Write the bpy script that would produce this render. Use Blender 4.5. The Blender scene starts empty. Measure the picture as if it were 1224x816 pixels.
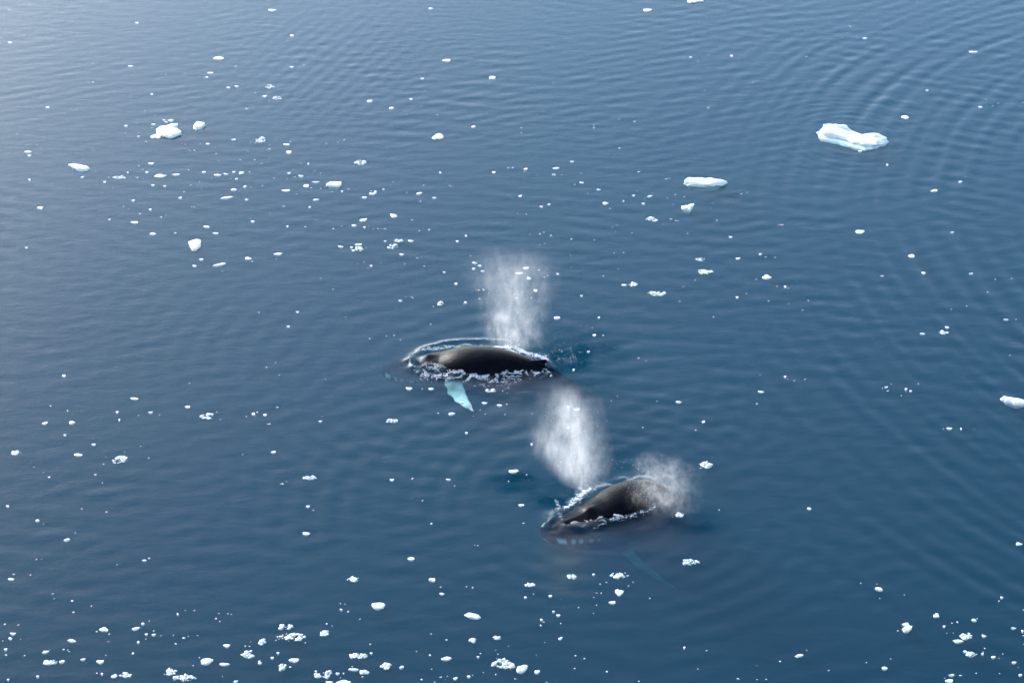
import bpy, math, random
import numpy as np
from mathutils import Vector, noise as mnoise

R = math.radians
scene = bpy.context.scene
col = scene.collection

# ------------------------------------------------------------------ camera
PITCH, HFOV, CAM_H = R(29.0), R(28.0), 59.5
PW, PH = 1224.0, 816.0                       # photograph size, for laying things out on the water
cam_d = bpy.data.cameras.new('camera')
cam_d.sensor_width = 36.0
cam_d.lens = 18.0 / math.tan(HFOV / 2)
cam_d.clip_start, cam_d.clip_end = 1.0, 20000.0
cam = bpy.data.objects.new('camera', cam_d)
col.objects.link(cam)
cam.location = (0, 0, CAM_H)
cam.rotation_euler = (R(90) - PITCH, 0, 0)
scene.camera = cam

# ------------------------------------------------------------------ sky and sun
SUN_EL, SUN_AZ = R(20.0), R(-39.0)           # azimuth from the view direction, minus = left
world = bpy.data.worlds.new('World')
scene.world = world
world.use_nodes = True
wn = world.node_tree
wn.nodes.clear()
sky = wn.nodes.new('ShaderNodeTexSky')
sky.sky_type = 'NISHITA'
sky.sun_disc = False
sky.sun_elevation = SUN_EL
sky.sun_rotation = SUN_AZ
sky.altitude = 0
sky.air_density = 1.1
sky.dust_density = 1.15
sky.ozone_density = 2.5
bg = wn.nodes.new('ShaderNodeBackground')
bg.inputs['Strength'].default_value = 0.15
wo = wn.nodes.new('ShaderNodeOutputWorld')
wn.links.new(sky.outputs[0], bg.inputs[0])
wn.links.new(bg.outputs[0], wo.inputs[0])

sun_d = bpy.data.lights.new('sun', 'SUN')
sun_d.energy = 3.0
sun_d.angle = R(16.0)
sun_d.color = (1.0, 0.99, 0.975)
sun = bpy.data.objects.new('sun', sun_d)
col.objects.link(sun)
sdir = Vector((math.sin(SUN_AZ) * math.cos(SUN_EL), math.cos(SUN_AZ) * math.cos(SUN_EL), math.sin(SUN_EL)))
sun.rotation_euler = sdir.to_track_quat('Z', 'Y').to_euler()
sun.location = sdir * 200

vs = scene.view_settings
vs.view_transform, vs.look, vs.exposure, vs.gamma = 'Standard', 'None', 1.46, 1.0
vs.use_curve_mapping = False
scene.render.engine = 'CYCLES'
cy = scene.cycles
cy.use_denoising = True
cy.max_bounces, cy.volume_bounces, cy.transparent_max_bounces = 8, 2, 16
cy.volume_step_rate = 0.6
cy.caustics_reflective = cy.caustics_refractive = False

rnd = random.Random(7)
rng = np.random.default_rng(11)

# ------------------------------------------------------------------ layout helpers
TX = math.tan(HFOV / 2)
TY = TX * PH / PW
CP, SP = math.cos(PITCH), math.sin(PITCH)

def ground(px, py, z=0.0):
    """point on the level z that the photograph shows at px, py"""
    u = (px / PW * 2 - 1) * TX
    v = (1 - py / PH * 2) * TY
    d = Vector((u, CP + v * SP, -SP + v * CP))
    t = (z - CAM_H) / d.z
    return Vector((d.x * t, d.y * t, z))

def local_scale(px, py):
    """pixels of the photograph per metre across the view, and the sine of the grazing angle"""
    g = ground(px, py)
    dist = math.sqrt(g.x ** 2 + g.y ** 2 + CAM_H ** 2)
    depth = g.y * CP + CAM_H * SP
    return PW / 2 / TX / depth, CAM_H / dist

def gpx(px, py):
    g = ground(px, py)
    return np.array([g.x, g.y])

def vnoise2(x, y, seed):
    """smooth value noise, numpy arrays, range -1..1"""
    r = np.random.default_rng(seed)
    T = r.uniform(-1, 1, (64, 64))
    xi, yi = np.floor(x).astype(int), np.floor(y).astype(int)
    fx, fy = x - xi, y - yi
    fx, fy = fx * fx * (3 - 2 * fx), fy * fy * (3 - 2 * fy)
    a, b = T[xi % 64, yi % 64], T[(xi + 1) % 64, yi % 64]
    c, d = T[xi % 64, (yi + 1) % 64], T[(xi + 1) % 64, (yi + 1) % 64]
    return (a * (1 - fx) + b * fx) * (1 - fy) + (c * (1 - fx) + d * fx) * fy

def mesh_from(name, verts, faces, mat=None, smooth=True):
    me = bpy.data.meshes.new(name)
    me.from_pydata([tuple(v) for v in verts], [], [tuple(f) for f in faces])
    if mat: me.materials.append(mat)
    if smooth: me.polygons.foreach_set('use_smooth', np.ones(len(me.polygons), dtype=bool))
    me.update()
    return me

def mesh_np(name, V, F, mat=None, smooth=True):
    """fast mesh from numpy: V (n,3), F (m,k)"""
    me = bpy.data.meshes.new(name)
    k = F.shape[1]
    me.vertices.add(len(V)); me.vertices.foreach_set('co', np.ascontiguousarray(V, dtype=np.float32).ravel())
    me.loops.add(F.size); me.loops.foreach_set('vertex_index', np.ascontiguousarray(F, dtype=np.int32).ravel())
    me.polygons.add(len(F)); me.polygons.foreach_set('loop_start', np.arange(0, F.size, k, dtype=np.int32))
    if smooth: me.polygons.foreach_set('use_smooth', np.ones(len(F), dtype=bool))
    if mat: me.materials.append(mat)
    me.update(calc_edges=True)
    me.validate()
    return me

def link(name, me, label=None, cat=None, group=None, kind=None, loc=None):
    o = bpy.data.objects.new(name, me)
    col.objects.link(o)
    if loc is not None: o.location = loc
    if label: o['label'] = label
    if cat: o['category'] = cat
    if group: o['group'] = group
    if kind: o['kind'] = kind
    return o

# ------------------------------------------------------------------ node helpers
class N:
    def __init__(s, mat):
        s.t = mat.node_tree
    def new(s, typ, **kw):
        n = s.t.nodes.new(typ)
        for k, v in kw.items(): setattr(n, k, v)
        return n
    def set(s, sock, v):
        if isinstance(v, bpy.types.NodeSocket): s.t.links.new(v, sock)
        elif v is not None: sock.default_value = v
    def m(s, op, a, b=None, c=None, clamp=False):
        n = s.new('ShaderNodeMath', operation=op, use_clamp=clamp)
        for i, v in enumerate((a, b, c)):
            if v is not None: s.set(n.inputs[i], v)
        return n.outputs[0]
    def ss(s, x, lo, hi, a=0.0, b=1.0):
        n = s.new('ShaderNodeMapRange', interpolation_type='SMOOTHSTEP')
        s.set(n.inputs[0], x)
        for i, v in zip((1, 2, 3, 4), (lo, hi, a, b)): s.set(n.inputs[i], v)
        return n.outputs[0]
    def noise(s, vec, scale, detail=2.0, rough=0.5, dist=0.0):
        n = s.new('ShaderNodeTexNoise')
        s.set(n.inputs['Vector'], vec)
        n.inputs['Scale'].default_value = scale
        n.inputs['Detail'].default_value = detail
        n.inputs['Roughness'].default_value = rough
        n.inputs['Distortion'].default_value = dist
        return n.outputs[0]
    def mapping(s, vec, scale=(1, 1, 1), rot=(0, 0, 0), loc=(0, 0, 0)):
        n = s.new('ShaderNodeMapping')
        s.set(n.inputs['Vector'], vec)
        n.inputs['Scale'].default_value = scale
        n.inputs['Rotation'].default_value = rot
        n.inputs['Location'].default_value = loc
        return n.outputs[0]

def material(name):
    m = bpy.data.materials.new(name)
    m.use_nodes = True
    m.node_tree.nodes.clear()
    n = N(m)
    out = n.new('ShaderNodeOutputMaterial')
    return m, n, out

# ------------------------------------------------------------------ materials
def make_water():
    m, n, out = material('sea_water')
    geo = n.new('ShaderNodeNewGeometry')
    pos = geo.outputs['Position']
    # fine ripples, stretched across the wind
    p1 = n.mapping(pos, scale=(0.55, 1.15, 1.0), rot=(0, 0, R(8)))
    p2 = n.mapping(pos, scale=(1.0, 1.6, 1.0), rot=(0, 0, R(-24)))
    h1 = n.noise(p1, 1.1, 3.0, 0.5, 0.4)
    h2 = n.noise(p2, 4.0, 3.0, 0.55, 0.3)
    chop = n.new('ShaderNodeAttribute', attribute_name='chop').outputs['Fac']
    h3 = n.noise(pos, 7.0, 3.0, 0.6)
    hh = n.m('ADD', n.m('MULTIPLY', h1, 0.020), n.m('MULTIPLY', h2, 0.008))
    hh = n.m('ADD', hh, n.m('MULTIPLY', n.m('MULTIPLY', h3, chop), 0.02))
    b = n.new('ShaderNodeBump')
    b.inputs['Strength'].default_value = 1.0
    b.inputs['Distance'].default_value = 1.0
    n.set(b.inputs['Height'], hh)
    ior = n.m('MULTIPLY_ADD', geo.outputs['Backfacing'], 1 / 1.34 - 1.34, 1.34)
    fr = n.new('ShaderNodeFresnel')
    n.set(fr.inputs['IOR'], ior)
    n.set(fr.inputs['Normal'], b.outputs[0])
    gl = n.new('ShaderNodeBsdfGlossy')
    gl.inputs['Roughness'].default_value = 0.06
    gl.inputs['Color'].default_value = (1, 1, 1, 1)
    n.set(gl.inputs['Normal'], b.outputs[0])
    tr = n.new('ShaderNodeBsdfTransparent')
    mix = n.new('ShaderNodeMixShader')
    # where falling spray pits the surface its reflection is dimmed by a painted mask
    mirror_cut = n.m('MULTIPLY', chop, n.ss(n.noise(n.mapping(pos, scale=(1, .62, 1)), 8.0, 3.0, .65), .42, .54, .55, 1.0))
    n.set(mix.inputs[0], n.m('MULTIPLY', fr.outputs[0], n.m('SUBTRACT', 1.0, n.m('MULTIPLY', mirror_cut, 1.25), clamp=True)))
    n.t.links.new(tr.outputs[0], mix.inputs[1])
    n.t.links.new(gl.outputs[0], mix.inputs[2])
    n.t.links.new(mix.outputs[0], out.inputs['Surface'])
    va = n.new('ShaderNodeVolumeAbsorption')
    va.inputs['Density'].default_value = 1.0
    va.inputs['Color'].default_value = (1 - 0.70, 1 - 0.31, 1 - 0.37, 1)
    sc = n.new('ShaderNodeVolumeScatter')
    sc.inputs['Density'].default_value = 0.1
    sc.inputs['Color'].default_value = (0.035, 0.41, 0.9, 1)
    ad = n.new('ShaderNodeAddShader')
    n.t.links.new(va.outputs[0], ad.inputs[0])
    n.t.links.new(sc.outputs[0], ad.inputs[1])
    n.t.links.new(ad.outputs[0], out.inputs['Volume'])
    return m

def make_ice(name, colr, rough=0.45, trans=0.0):
    m, n, out = material(name)
    tc = n.new('ShaderNodeTexCoord')
    g = n.new('ShaderNodeNewGeometry')
    nz = n.noise(g.outputs['Position'], 3.0, 4.0, 0.6)
    ramp = n.new('ShaderNodeMix', data_type='RGBA')
    n.set(ramp.inputs[0], n.ss(nz, 0.35, 0.7))
    ramp.inputs[6].default_value = (*[c * 0.92 for c in colr], 1)
    ramp.inputs[7].default_value = (*colr, 1)
    p = n.new('ShaderNodeBsdfPrincipled')
    n.t.links.new(ramp.outputs[2], p.inputs['Base Color'])
    p.inputs['Roughness'].default_value = rough
    if trans:
        p.inputs['Subsurface Weight'].default_value = trans
        p.inputs['Subsurface Radius'].default_value = (.7, .85, 1.0)
        p.inputs['Subsurface Scale'].default_value = .25
    b = n.new('ShaderNodeBump')
    b.inputs['Strength'].default_value = 0.6
    b.inputs['Distance'].default_value = 0.05
    n.set(b.inputs['Height'], n.noise(g.outputs['Position'], 9.0, 4.0, 0.6))
    n.t.links.new(b.outputs[0], p.inputs['Normal'])
    n.t.links.new(p.outputs[0], out.inputs['Surface'])
    return m

def make_skin():
    m, n, out = material('whale_skin')
    g = n.new('ShaderNodeTexCoord')
    white = n.new('ShaderNodeAttribute', attribute_name='white').outputs['Fac']
    nz = n.noise(g.outputs['Object'], 2.2, 5.0, 0.6)
    dark = n.new('ShaderNodeMix', data_type='RGBA')
    n.set(dark.inputs[0], n.ss(nz, 0.4, 0.75))
    dark.inputs[6].default_value = (0.0013, 0.0014, 0.003, 1)
    dark.inputs[7].default_value = (0.0045, 0.0046, 0.0085, 1)
    mx = n.new('ShaderNodeMix', data_type='RGBA')
    n.set(mx.inputs[0], white)
    n.t.links.new(dark.outputs[2], mx.inputs[6])
    mx.inputs[7].default_value = (0.78, 0.8, 0.78, 1)
    p = n.new('ShaderNodeBsdfPrincipled')
    n.t.links.new(mx.outputs[2], p.inputs['Base Color'])
    p.inputs['Roughness'].default_value = 0.3
    p.inputs['IOR'].default_value = 1.4
    gp = n.new('ShaderNodeNewGeometry')
    sx = n.new('ShaderNodeSeparateXYZ')
    n.t.links.new(gp.outputs['Position'], sx.inputs[0])
    n.set(p.inputs['Specular IOR Level'], n.ss(sx.outputs[2], -.08, .06, 0.0, .11))   # skin under water is matched by it: no gloss
    b = n.new('ShaderNodeBump')
    b.inputs['Strength'].default_value = 0.5
    b.inputs['Distance'].default_value = 0.03
    sk = n.mapping(g.outputs['Object'], scale=(.35, 1.0, 1.0))                     # creases and runnels along the body
    n.set(b.inputs['Height'], n.m('ADD', n.m('MULTIPLY', n.noise(sk, 5.0, 4.0, .6), 1.6), n.noise(g.outputs['Object'], 11.0, 4.0, .7)))
    n.t.links.new(b.outputs[0], p.inputs['Normal'])
    n.t.links.new(p.outputs[0], out.inputs['Surface'])
    return m

WATER = make_water()
ICE = make_ice('sea_ice', (0.92, 0.93, 0.935), .5, .6)
SLUSH = make_ice('slush_ice', (0.7, 0.76, 0.8), 0.7)
WET_ICE = make_ice('wet_ice', (0.58, 0.66, 0.7), .4, .4)
FLECK = make_ice('fleck_ice', (0.55, 0.62, 0.66), 0.7)
FOAM = make_ice('sea_foam', (0.88, 0.89, 0.9), 0.6)
SKIN = make_skin()

# ------------------------------------------------------------------ whales
S_ = np.array([0, .015, .04, .09, .15, .22, .30, .38, .46, .54, .62, .70, .78, .86, .93, 1.0])
W_ = np.array([.15, .58, .92, 1.22, 1.38, 1.5, 1.6, 1.66, 1.6, 1.45, 1.22, .94, .66, .42, .26, .18])
T_ = np.array([.08, .2, .32, .5, .66, .95, 1.15, 1.32, 1.36, 1.28, 1.12, .92, .7, .48, .32, .2])
B_ = np.array([.08, .3, .5, .85, 1.15, 1.4, 1.55, 1.55, 1.45, 1.25, 1.02, .78, .56, .4, .28, .18])

def prof(s, K):
    # smooth interpolation through the stations (catmull-rom)
    s = np.clip(np.asarray(s, dtype=float), 0, 1)
    i = np.clip(np.searchsorted(S_, s, side='right') - 1, 0, len(S_) - 2)
    h = S_[i + 1] - S_[i]
    t = (s - S_[i]) / h
    d = np.gradient(K, S_)
    h00, h10 = 2 * t**3 - 3 * t**2 + 1, t**3 - 2 * t**2 + t
    h01, h11 = -2 * t**3 + 3 * t**2, t**3 - t**2
    return h00 * K[i] + h10 * h * d[i] + h01 * K[i + 1] + h11 * h * d[i + 1]

def loft(rings):
    """closed tube through rings of equal size; rings (k, n, 3)"""
    k, n, _ = rings.shape
    V = [tuple(p) for p in rings.reshape(-1, 3)]
    F = []
    for i in range(k - 1):
        for j in range(n):
            a, b = i * n + j, i * n + (j + 1) % n
            F.append((a, b, b + n, a + n))
    c0, c1 = len(V), len(V) + 1
    V.append(tuple(rings[0].mean(0))); V.append(tuple(rings[-1].mean(0)))
    for j in range(n):
        F.append((c0, (j + 1) % n, j))
        F.append((c1, (k - 1) * n + j, (k - 1) * n + (j + 1) % n))
    return V, F

def blade(root, tip, chord_dir, chords, thick, up, bend=0.0, knobs=0.0, k=16, n=14):
    """a flipper: flattened tapered loft from root to tip"""
    root, tip = np.array(root, float), np.array(tip, float)
    cd, up = np.array(chord_dir, float), np.array(up, float)
    rings = []
    for i in range(k):
        t = i / (k - 1)
        c = np.interp(t, np.linspace(0, 1, len(chords)), chords)
        p = root + (tip - root) * t + cd * bend * math.sin(t * math.pi) 
        th = thick * (1 - 0.75 * t)
        lead = 1 + knobs * math.sin(t * 22)
        a = np.linspace(0, 2 * math.pi, n, endpoint=False)
        x = np.cos(a); x = np.where(x > 0, x * lead, x)
        rings.append(p + np.outer(x * c / 2, cd) + np.outer(np.sin(a) * th / 2, up))
    return loft(np.array(rings))

def make_whale(name, L, axis_s, axis_z, fin_l, fin_r, snout, heading, label, lat=None, fin_z=-.5, fin_s=.3, fin_c=1.0):
    """humpback: built straight (x = distance behind the snout, y = its left side), joined into one skin, then posed"""
    n = 40
    ss = np.concatenate([np.linspace(0, .04, 6), np.linspace(.055, 1, 62)])
    a = np.linspace(0, 2 * math.pi, n, endpoint=False)
    rings = []
    for s in ss:
        w, t, b = prof(s, W_), prof(s, T_), prof(s, B_)
        ca, sa = np.cos(a), np.sin(a)
        y, z = w * ca, np.where(sa > 0, t * sa, b * sa)
        head = max(0.0, 1 - s / .24)
        # flat narrow rostrum above, full lips of the lower jaw beside it
        up = np.clip(sa, 0, 1)
        y = y * (1 - head * 0.42 * up ** 0.7) 
        z = np.where(sa > 0, z * (1 - 0.2 * head), z)
        z = z + head * 0.10 * np.exp(-(ca / 0.14) ** 2) * (sa > 0) * (s > .02)         # median ridge of the rostrum
        z = z + .13 * math.exp(-((s - .205) / .022) ** 2) * np.exp(-(ca / .22) ** 2) * (sa > 0)  # splash guard before the blowholes
        tail = np.clip((s - .5) / .4, 0, 1)
        y = y * (1 - tail * 0.35 * np.abs(sa))                                          # keeled tail stock
        rings.append(np.stack([np.full(n, s * L), y, z], 1))
    V, F = loft(np.array(rings))
    def add(v, f):
        o = len(V); V.extend(v); F.extend([tuple(i + o for i in q) for q in f])
    # dorsal fin on its hump
    xd = .685 * L; zt = float(prof(.685, T_))
    add(*blade((xd - .25, 0, zt - .18), (xd + .34, 0, zt + .40), (1, 0, -0.12), (1.5, .95, .5, .22), .24, (0, 1, 0), bend=-.05))
    add(*blade((xd - .7, 0, zt - .05), (xd + .2, 0, zt - .05), (0, 1, 0), (.3, .5, .3), .3, (0, 0, 1)))
    # flippers, about a third of the body long
    for sgn, tip in ((1, fin_l), (-1, fin_r)):
        r = (fin_s * L, sgn * 1.3, fin_z)
        d = np.array(tip, float) - np.array(r); d /= np.linalg.norm(d)
        cd = np.cross(d, (0, 0, 1)); cd /= np.linalg.norm(cd)
        if cd[0] > 0: cd = -cd
        up = np.cross(d, cd)
        add(*blade(r, tip, cd, [q * fin_c for q in (1.0, 1.1, 1.05, .85, .6, .15)], .28, up, bend=.22, knobs=.12))
    # flukes
    for sgn in (1, -1):
        add(*blade((.975 * L, 0, 0), (1.09 * L, sgn * 2.15, 0), (1, sgn * .12, 0), (1.0, 1.35, 1.1, .7, .18), .26, (0, 0, 1), bend=.12))
    # tubercles on the snout
    for i in range(15):
        s = .035 + .011 * i
        for ly in (0.0, .55, -.55):
            if abs(ly) > 0 and i % 2: continue
            w, t = float(prof(s, W_)), float(prof(s, T_))
            zz = t * .8 * math.sqrt(max(0, 1 - (ly * 1.1) ** 2))
            add(*blade((s * L - .07, ly * w * .75, zz), (s * L + .07, ly * w * .75, zz + .02), (0, 1, 0), (.08, .15, .08), .13, (0, 0, 1), k=5, n=8))
    me = mesh_from(name + '_rough', V, F)
    tmp = bpy.data.objects.new(name + '_rough', me)
    col.objects.link(tmp)
    rm = tmp.modifiers.new('skin', 'REMESH'); rm.mode = 'VOXEL'; rm.voxel_size = 0.065
    sm = tmp.modifiers.new('soften', 'SMOOTH'); sm.iterations = 4; sm.factor = 0.5
    dg = bpy.context.evaluated_depsgraph_get()
    out = bpy.data.meshes.new_from_object(tmp.evaluated_get(dg))
    bpy.data.objects.remove(tmp); bpy.data.meshes.remove(me)
    nv = len(out.vertices)
    co = np.empty(nv * 3, np.float32); out.vertices.foreach_get('co', co); co = co.reshape(-1, 3).astype(float)
    s = co[:, 0] / L
    w = prof(s, W_)
    # white of the flippers, pale throat, white marks along the lower lip
    flip = np.clip((np.abs(co[:, 1]) - w * 1.02 - .05) / .25, 0, 1) * (s > .2) * (s < .75)
    mott = vnoise2(co[:, 0] * 2.3, co[:, 1] * 2.3, 5) * .5 + .5
    flip *= np.clip(.35 + 1.1 * mott, 0, 1)
    lip = (s > .02) * (s < .20) * np.clip(1 - np.abs(co[:, 2] + prof(s, B_) * .08) / .16, 0, 1) * (np.abs(co[:, 1]) > w * .6)
    lip *= np.clip(np.sin(co[:, 0] * 13 + np.sin(co[:, 0] * 5)) * 1.6 + .5, 0, 1) * np.clip((.22 - s) / .1, 0, 1)
    throat = np.clip((-co[:, 2] / np.maximum(prof(s, B_), .1) - .72) / .15, 0, 1) * (s < .5) * np.clip(mott * 1.6 - .3, 0, 1)
    fluke = np.clip((s - .98) / .02, 0, 1) * (co[:, 2] < -.02) * .7
    white = np.clip(np.maximum.reduce([flip, lip, throat * .8, fluke]), 0, 1)
    at = out.attributes.new('white', 'FLOAT', 'POINT')
    at.data.foreach_set('value', white.astype(np.float32))
    # pose: lift and sink the body along its length
    zax = pchip(axis_s, axis_z, np.clip(s, 0, 1.1))
    slope = (pchip(axis_s, axis_z, np.clip(s + .01, 0, 1.1)) - pchip(axis_s, axis_z, np.clip(s - .01, 0, 1.1))) / (.02 * L)
    # the flippers hang from the shoulder and do not follow the bend of the back behind it
    isf = np.clip((np.abs(co[:, 1]) - w - .05) / .3, 0, 1) * (s > .2) * (s < .8)
    zr = float(pchip(axis_s, axis_z, np.array([.3]))[0])
    zax = zax * (1 - isf) + zr * isf
    slope = slope * (1 - isf)
    y = co[:, 1].copy()
    if lat is not None:
        y += pchip(lat[0], lat[1], np.clip(s, 0, 1.1))
    cs = 1 / np.sqrt(1 + slope ** 2)
    X = co[:, 0] - co[:, 2] * slope * cs
    Z = zax + co[:, 2] * cs
    res = np.stack([-X, y, Z], 1)                       # forward = +x
    out.vertices.foreach_set('co', res.astype(np.float32).ravel())
    out.polygons.foreach_set('use_smooth', np.ones(len(out.polygons), dtype=bool))
    out.materials.clear(); out.materials.append(SKIN)
    out.update()
    o = link(name, out, label, 'whale', 'whales surfacing to breathe', loc=(snout.x, snout.y, 0))
    o.rotation_euler = (0, 0, heading)
    # the line where the water meets its flanks, in the world
    line = {1: [], -1: []}
    for s_ in np.linspace(.03, .95, 200):
        z = -float(pchip(axis_s, axis_z, np.array([s_]))[0])
        t, w = float(prof(s_, T_)), float(prof(s_, W_))
        if 0 < z < t:
            yy = w * math.sqrt(max(0, 1 - (z / t) ** 2))
            for sg in (1, -1):
                lx, ly = -s_ * L, sg * yy + (float(pchip(lat[0], lat[1], np.array([s_]))[0]) if lat else 0)
                c, sn = math.cos(heading), math.sin(heading)
                line[sg].append((s_, snout.x + lx * c - ly * sn, snout.y + lx * sn + ly * c))
    return o, {k: np.array(v) for k, v in line.items()}

def pchip(xs, ys, x):
    xs, ys = np.asarray(xs, float), np.asarray(ys, float)
    i = np.clip(np.searchsorted(xs, x, side='right') - 1, 0, len(xs) - 2)
    h = xs[i + 1] - xs[i]
    t = np.clip((x - xs[i]) / h, 0, 1.6)
    d = np.gradient(ys, xs)
    h00, h10 = 2 * t**3 - 3 * t**2 + 1, t**3 - 2 * t**2 + t
    h01, h11 = -2 * t**3 + 3 * t**2, t**3 - t**2
    return h00 * ys[i] + h10 * h * d[i] + h01 * ys[i + 1] + h11 * h * d[i + 1]

W1_L, W2_L = 13.6, 13.4
w1_head = math.pi - R(9)
w2_head = math.pi + R(33)
whale1, wl1 = make_whale('humpback_whale', W1_L,
    (0, .1, .2, .27, .36, .46, .56, .66, .74, .84, 1.0, 1.1), (-.95, -.84, -.74, -.78, -.58, -.48, -.50, -.66, -.87, -1.4, -2.4, -3.0),
    (.475 * W1_L, 5.1, .45), (.42 * W1_L, -4.8, -1.8), ground(455, 424), w1_head,
    'black whale with long arched back and white flipper, farther of the two whales', fin_z=.15, fin_s=.335)
whale2, wl2 = make_whale('humpback_whale', W2_L,
    (0, .1, .2, .28, .36, .44, .52, .60, .7, .84, 1.0, 1.1), (-.34, -.42, -.62, -.74, -.66, -.68, -1.0, -1.7, -2.8, -4.1, -5.6, -6.4),
    (.40 * W2_L, 4.6, -2.3), (.42 * W2_L, -4.8, -2.2), ground(649, 634), w2_head,
    'dark grey whale with head just under water, nearer of the two whales', fin_z=-1.0, fin_c=.62)

# ------------------------------------------------------------------ sea
def ring_wave(x, y, c, lam, amp, r0, width, seed):
    dx, dy = x - c[0], y - c[1]
    r = np.sqrt(dx * dx + dy * dy)
    ph = 2 * np.pi * r / lam + 2.1 * vnoise2(x / 9, y / 9, seed)
    env = np.exp(-((r - r0) / width) ** 2) * (0.65 + 0.6 * vnoise2(x / 6, y / 6, seed + 1)).clip(0)
    return amp * env * np.sin(ph)

def make_sea():
    x0, x1, y0, y1, st = -62.0, 62.0, 62.0, 190.0, 0.16
    nx, ny = int((x1 - x0) / st) + 1, int((y1 - y0) / st) + 1
    gx, gy = np.linspace(x0, x1, nx), np.linspace(y0, y1, ny)
    X, Y = np.meshgrid(gx, gy)
    Z = np.zeros_like(X)
    # wind ripples: trains in a few directions, coming and going in patches
    r = np.random.default_rng(3)
    groups = [  # direction of travel (deg from +x), spread, wavelength range, slope, patch seed, how many
        (84, 15, 0.9, 2.3, .013, 21, 12), (112, 11, 1.0, 2.2, .013, 22, 9), (62, 10, 1.1, 2.4, .012, 23, 8), (8, 9, .9, 1.4, .008, 24, 5)]
    for d0, sp, l0, l1, slope, seed, cnt in groups:
        env = np.clip(0.55 + 0.9 * vnoise2(X / 17 + 3, Y / 21, seed) + .3 * vnoise2(X / 5, Y / 7, seed + 40), 0, 1.6)
        env = env * (1 - .45 * np.clip((8 - X) / 25, 0, 1) * np.clip((Y - 118) / 20, 0, 1))
        for _ in range(cnt):
            a, lam = R(d0 + r.normal(0, sp)), r.uniform(l0, l1)
            k = 2 * np.pi / lam
            ph = k * (X * math.cos(a) + Y * math.sin(a)) + r.uniform(0, 6.28) + 1.2 * vnoise2(X / 8 + r.uniform(0, 50), Y / 8, int(r.integers(1e6)))
            Z += env * slope / k * .43 * np.sin(ph)
    # rings spreading in from the right-hand side
    c = (72.0, 121.0)
    side = np.clip((X - 1) / 22, 0, 1) * (1 - .5 * np.clip((Y - 135) / 25, 0, 1))
    for lam, amp, r0, wd, sd in ((1.65, .012, 45, 13, 31), (1.3, .007, 56, 13, 35), (1.95, .011, 52, 17, 37), (1.0, .0045, 44, 16, 38)):
        Z += 1.5 * ring_wave(X, Y, c, lam, amp, r0, wd, sd) * side
    # weak rings from the whales themselves
    for c, lam, amp, r0, wd, sd in ((gpx(580, 432), 1.5, .006, 12, 12, 51), (gpx(720, 605), 1.3, .007, 8, 7, 55), (gpx(880, 620), 1.6, .006, 20, 12, 57), (gpx(1020, 165), .9, .006, 5, 5, 58)):
        Z += ring_wave(X, Y, c, lam, amp, r0, wd, sd)
    # the small steep set near the top left
    e = np.exp(-((X - gpx(400, 80)[0]) / 8) ** 2 - ((Y - gpx(400, 80)[1]) / 13) ** 2)
    Z += e * .0055 * np.sin(2 * np.pi * (X * .93 - Y * .36) / 1.15 + vnoise2(X / 6, Y / 6, 77))
    # water pushed up by the whales
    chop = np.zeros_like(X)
    def near(line, rad):
        lo, hi = line.min(0) - rad, line.max(0) + rad
        i0, i1 = np.searchsorted(gx, (lo[0], hi[0])); j0, j1 = np.searchsorted(gy, (lo[1], hi[1]))
        sl = (slice(j0, j1), slice(i0, i1))
        P = np.stack([X[sl], Y[sl]], -1)
        d = np.full(P.shape[:2], 1e9)
        for p in line[::2]:
            d = np.minimum(d, np.hypot(P[..., 0] - p[0], P[..., 1] - p[1]))
        return sl, d
    def ridge(line, height, width, lump=0.0, seed=1):
        sl, d = near(line, width * 4)
        hgt = height * np.exp(-(d / width) ** 2)
        if lump: hgt = hgt * (1 + lump * vnoise2(X[sl] * 2.2, Y[sl] * 2.2, seed) + lump * .6 * vnoise2(X[sl] * 5, Y[sl] * 5, seed + 1))
        Z[sl] += hgt
    for wl, sg in ((wl1, 1), (wl1, -1), (wl2, 1), (wl2, -1)):
        ridge(wl[sg][:, 1:], .14, .42, 1.0, 61 + sg)
    # bow wave curling round the far side of the first whale's head
    bow = np.array([gpx(*p) for p in BOW])
    bow = np.array([np.array([np.interp(t, np.linspace(0, 1, len(bow)), bow[:, q]) for q in (0, 1)]) for t in np.linspace(0, 1, 160)])
    ridge(bow, .085, .2, .5, 71)
    bow2 = np.array([gpx(*p) for p in BOW_NEAR])
    bow2 = np.array([np.array([np.interp(t, np.linspace(0, 1, len(bow2)), bow2[:, q]) for q in (0, 1)]) for t in np.linspace(0, 1, 120)])
    ridge(bow2, .1, .22, .4, 72)
    # water pitted by falling spray; the mask also dims its reflection
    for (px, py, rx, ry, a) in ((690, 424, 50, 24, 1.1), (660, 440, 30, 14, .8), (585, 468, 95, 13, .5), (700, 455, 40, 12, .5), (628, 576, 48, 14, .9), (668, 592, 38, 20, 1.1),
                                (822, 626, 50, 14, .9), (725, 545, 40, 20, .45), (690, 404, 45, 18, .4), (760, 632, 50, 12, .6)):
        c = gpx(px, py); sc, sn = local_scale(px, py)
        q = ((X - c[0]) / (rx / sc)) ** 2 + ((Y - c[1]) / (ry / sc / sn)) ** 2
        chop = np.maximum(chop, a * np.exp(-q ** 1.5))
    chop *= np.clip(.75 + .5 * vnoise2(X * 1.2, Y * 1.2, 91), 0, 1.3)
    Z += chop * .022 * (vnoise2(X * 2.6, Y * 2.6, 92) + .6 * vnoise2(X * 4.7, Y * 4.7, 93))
    # flat at the rim, where the open sea joins on
    rim = np.minimum.reduce([X - x0, x1 - X, Y - y0, y1 - Y]).clip(0, 4) / 4
    Z *= rim
    V = np.stack([X.ravel(), Y.ravel(), Z.ravel()], 1)
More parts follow.
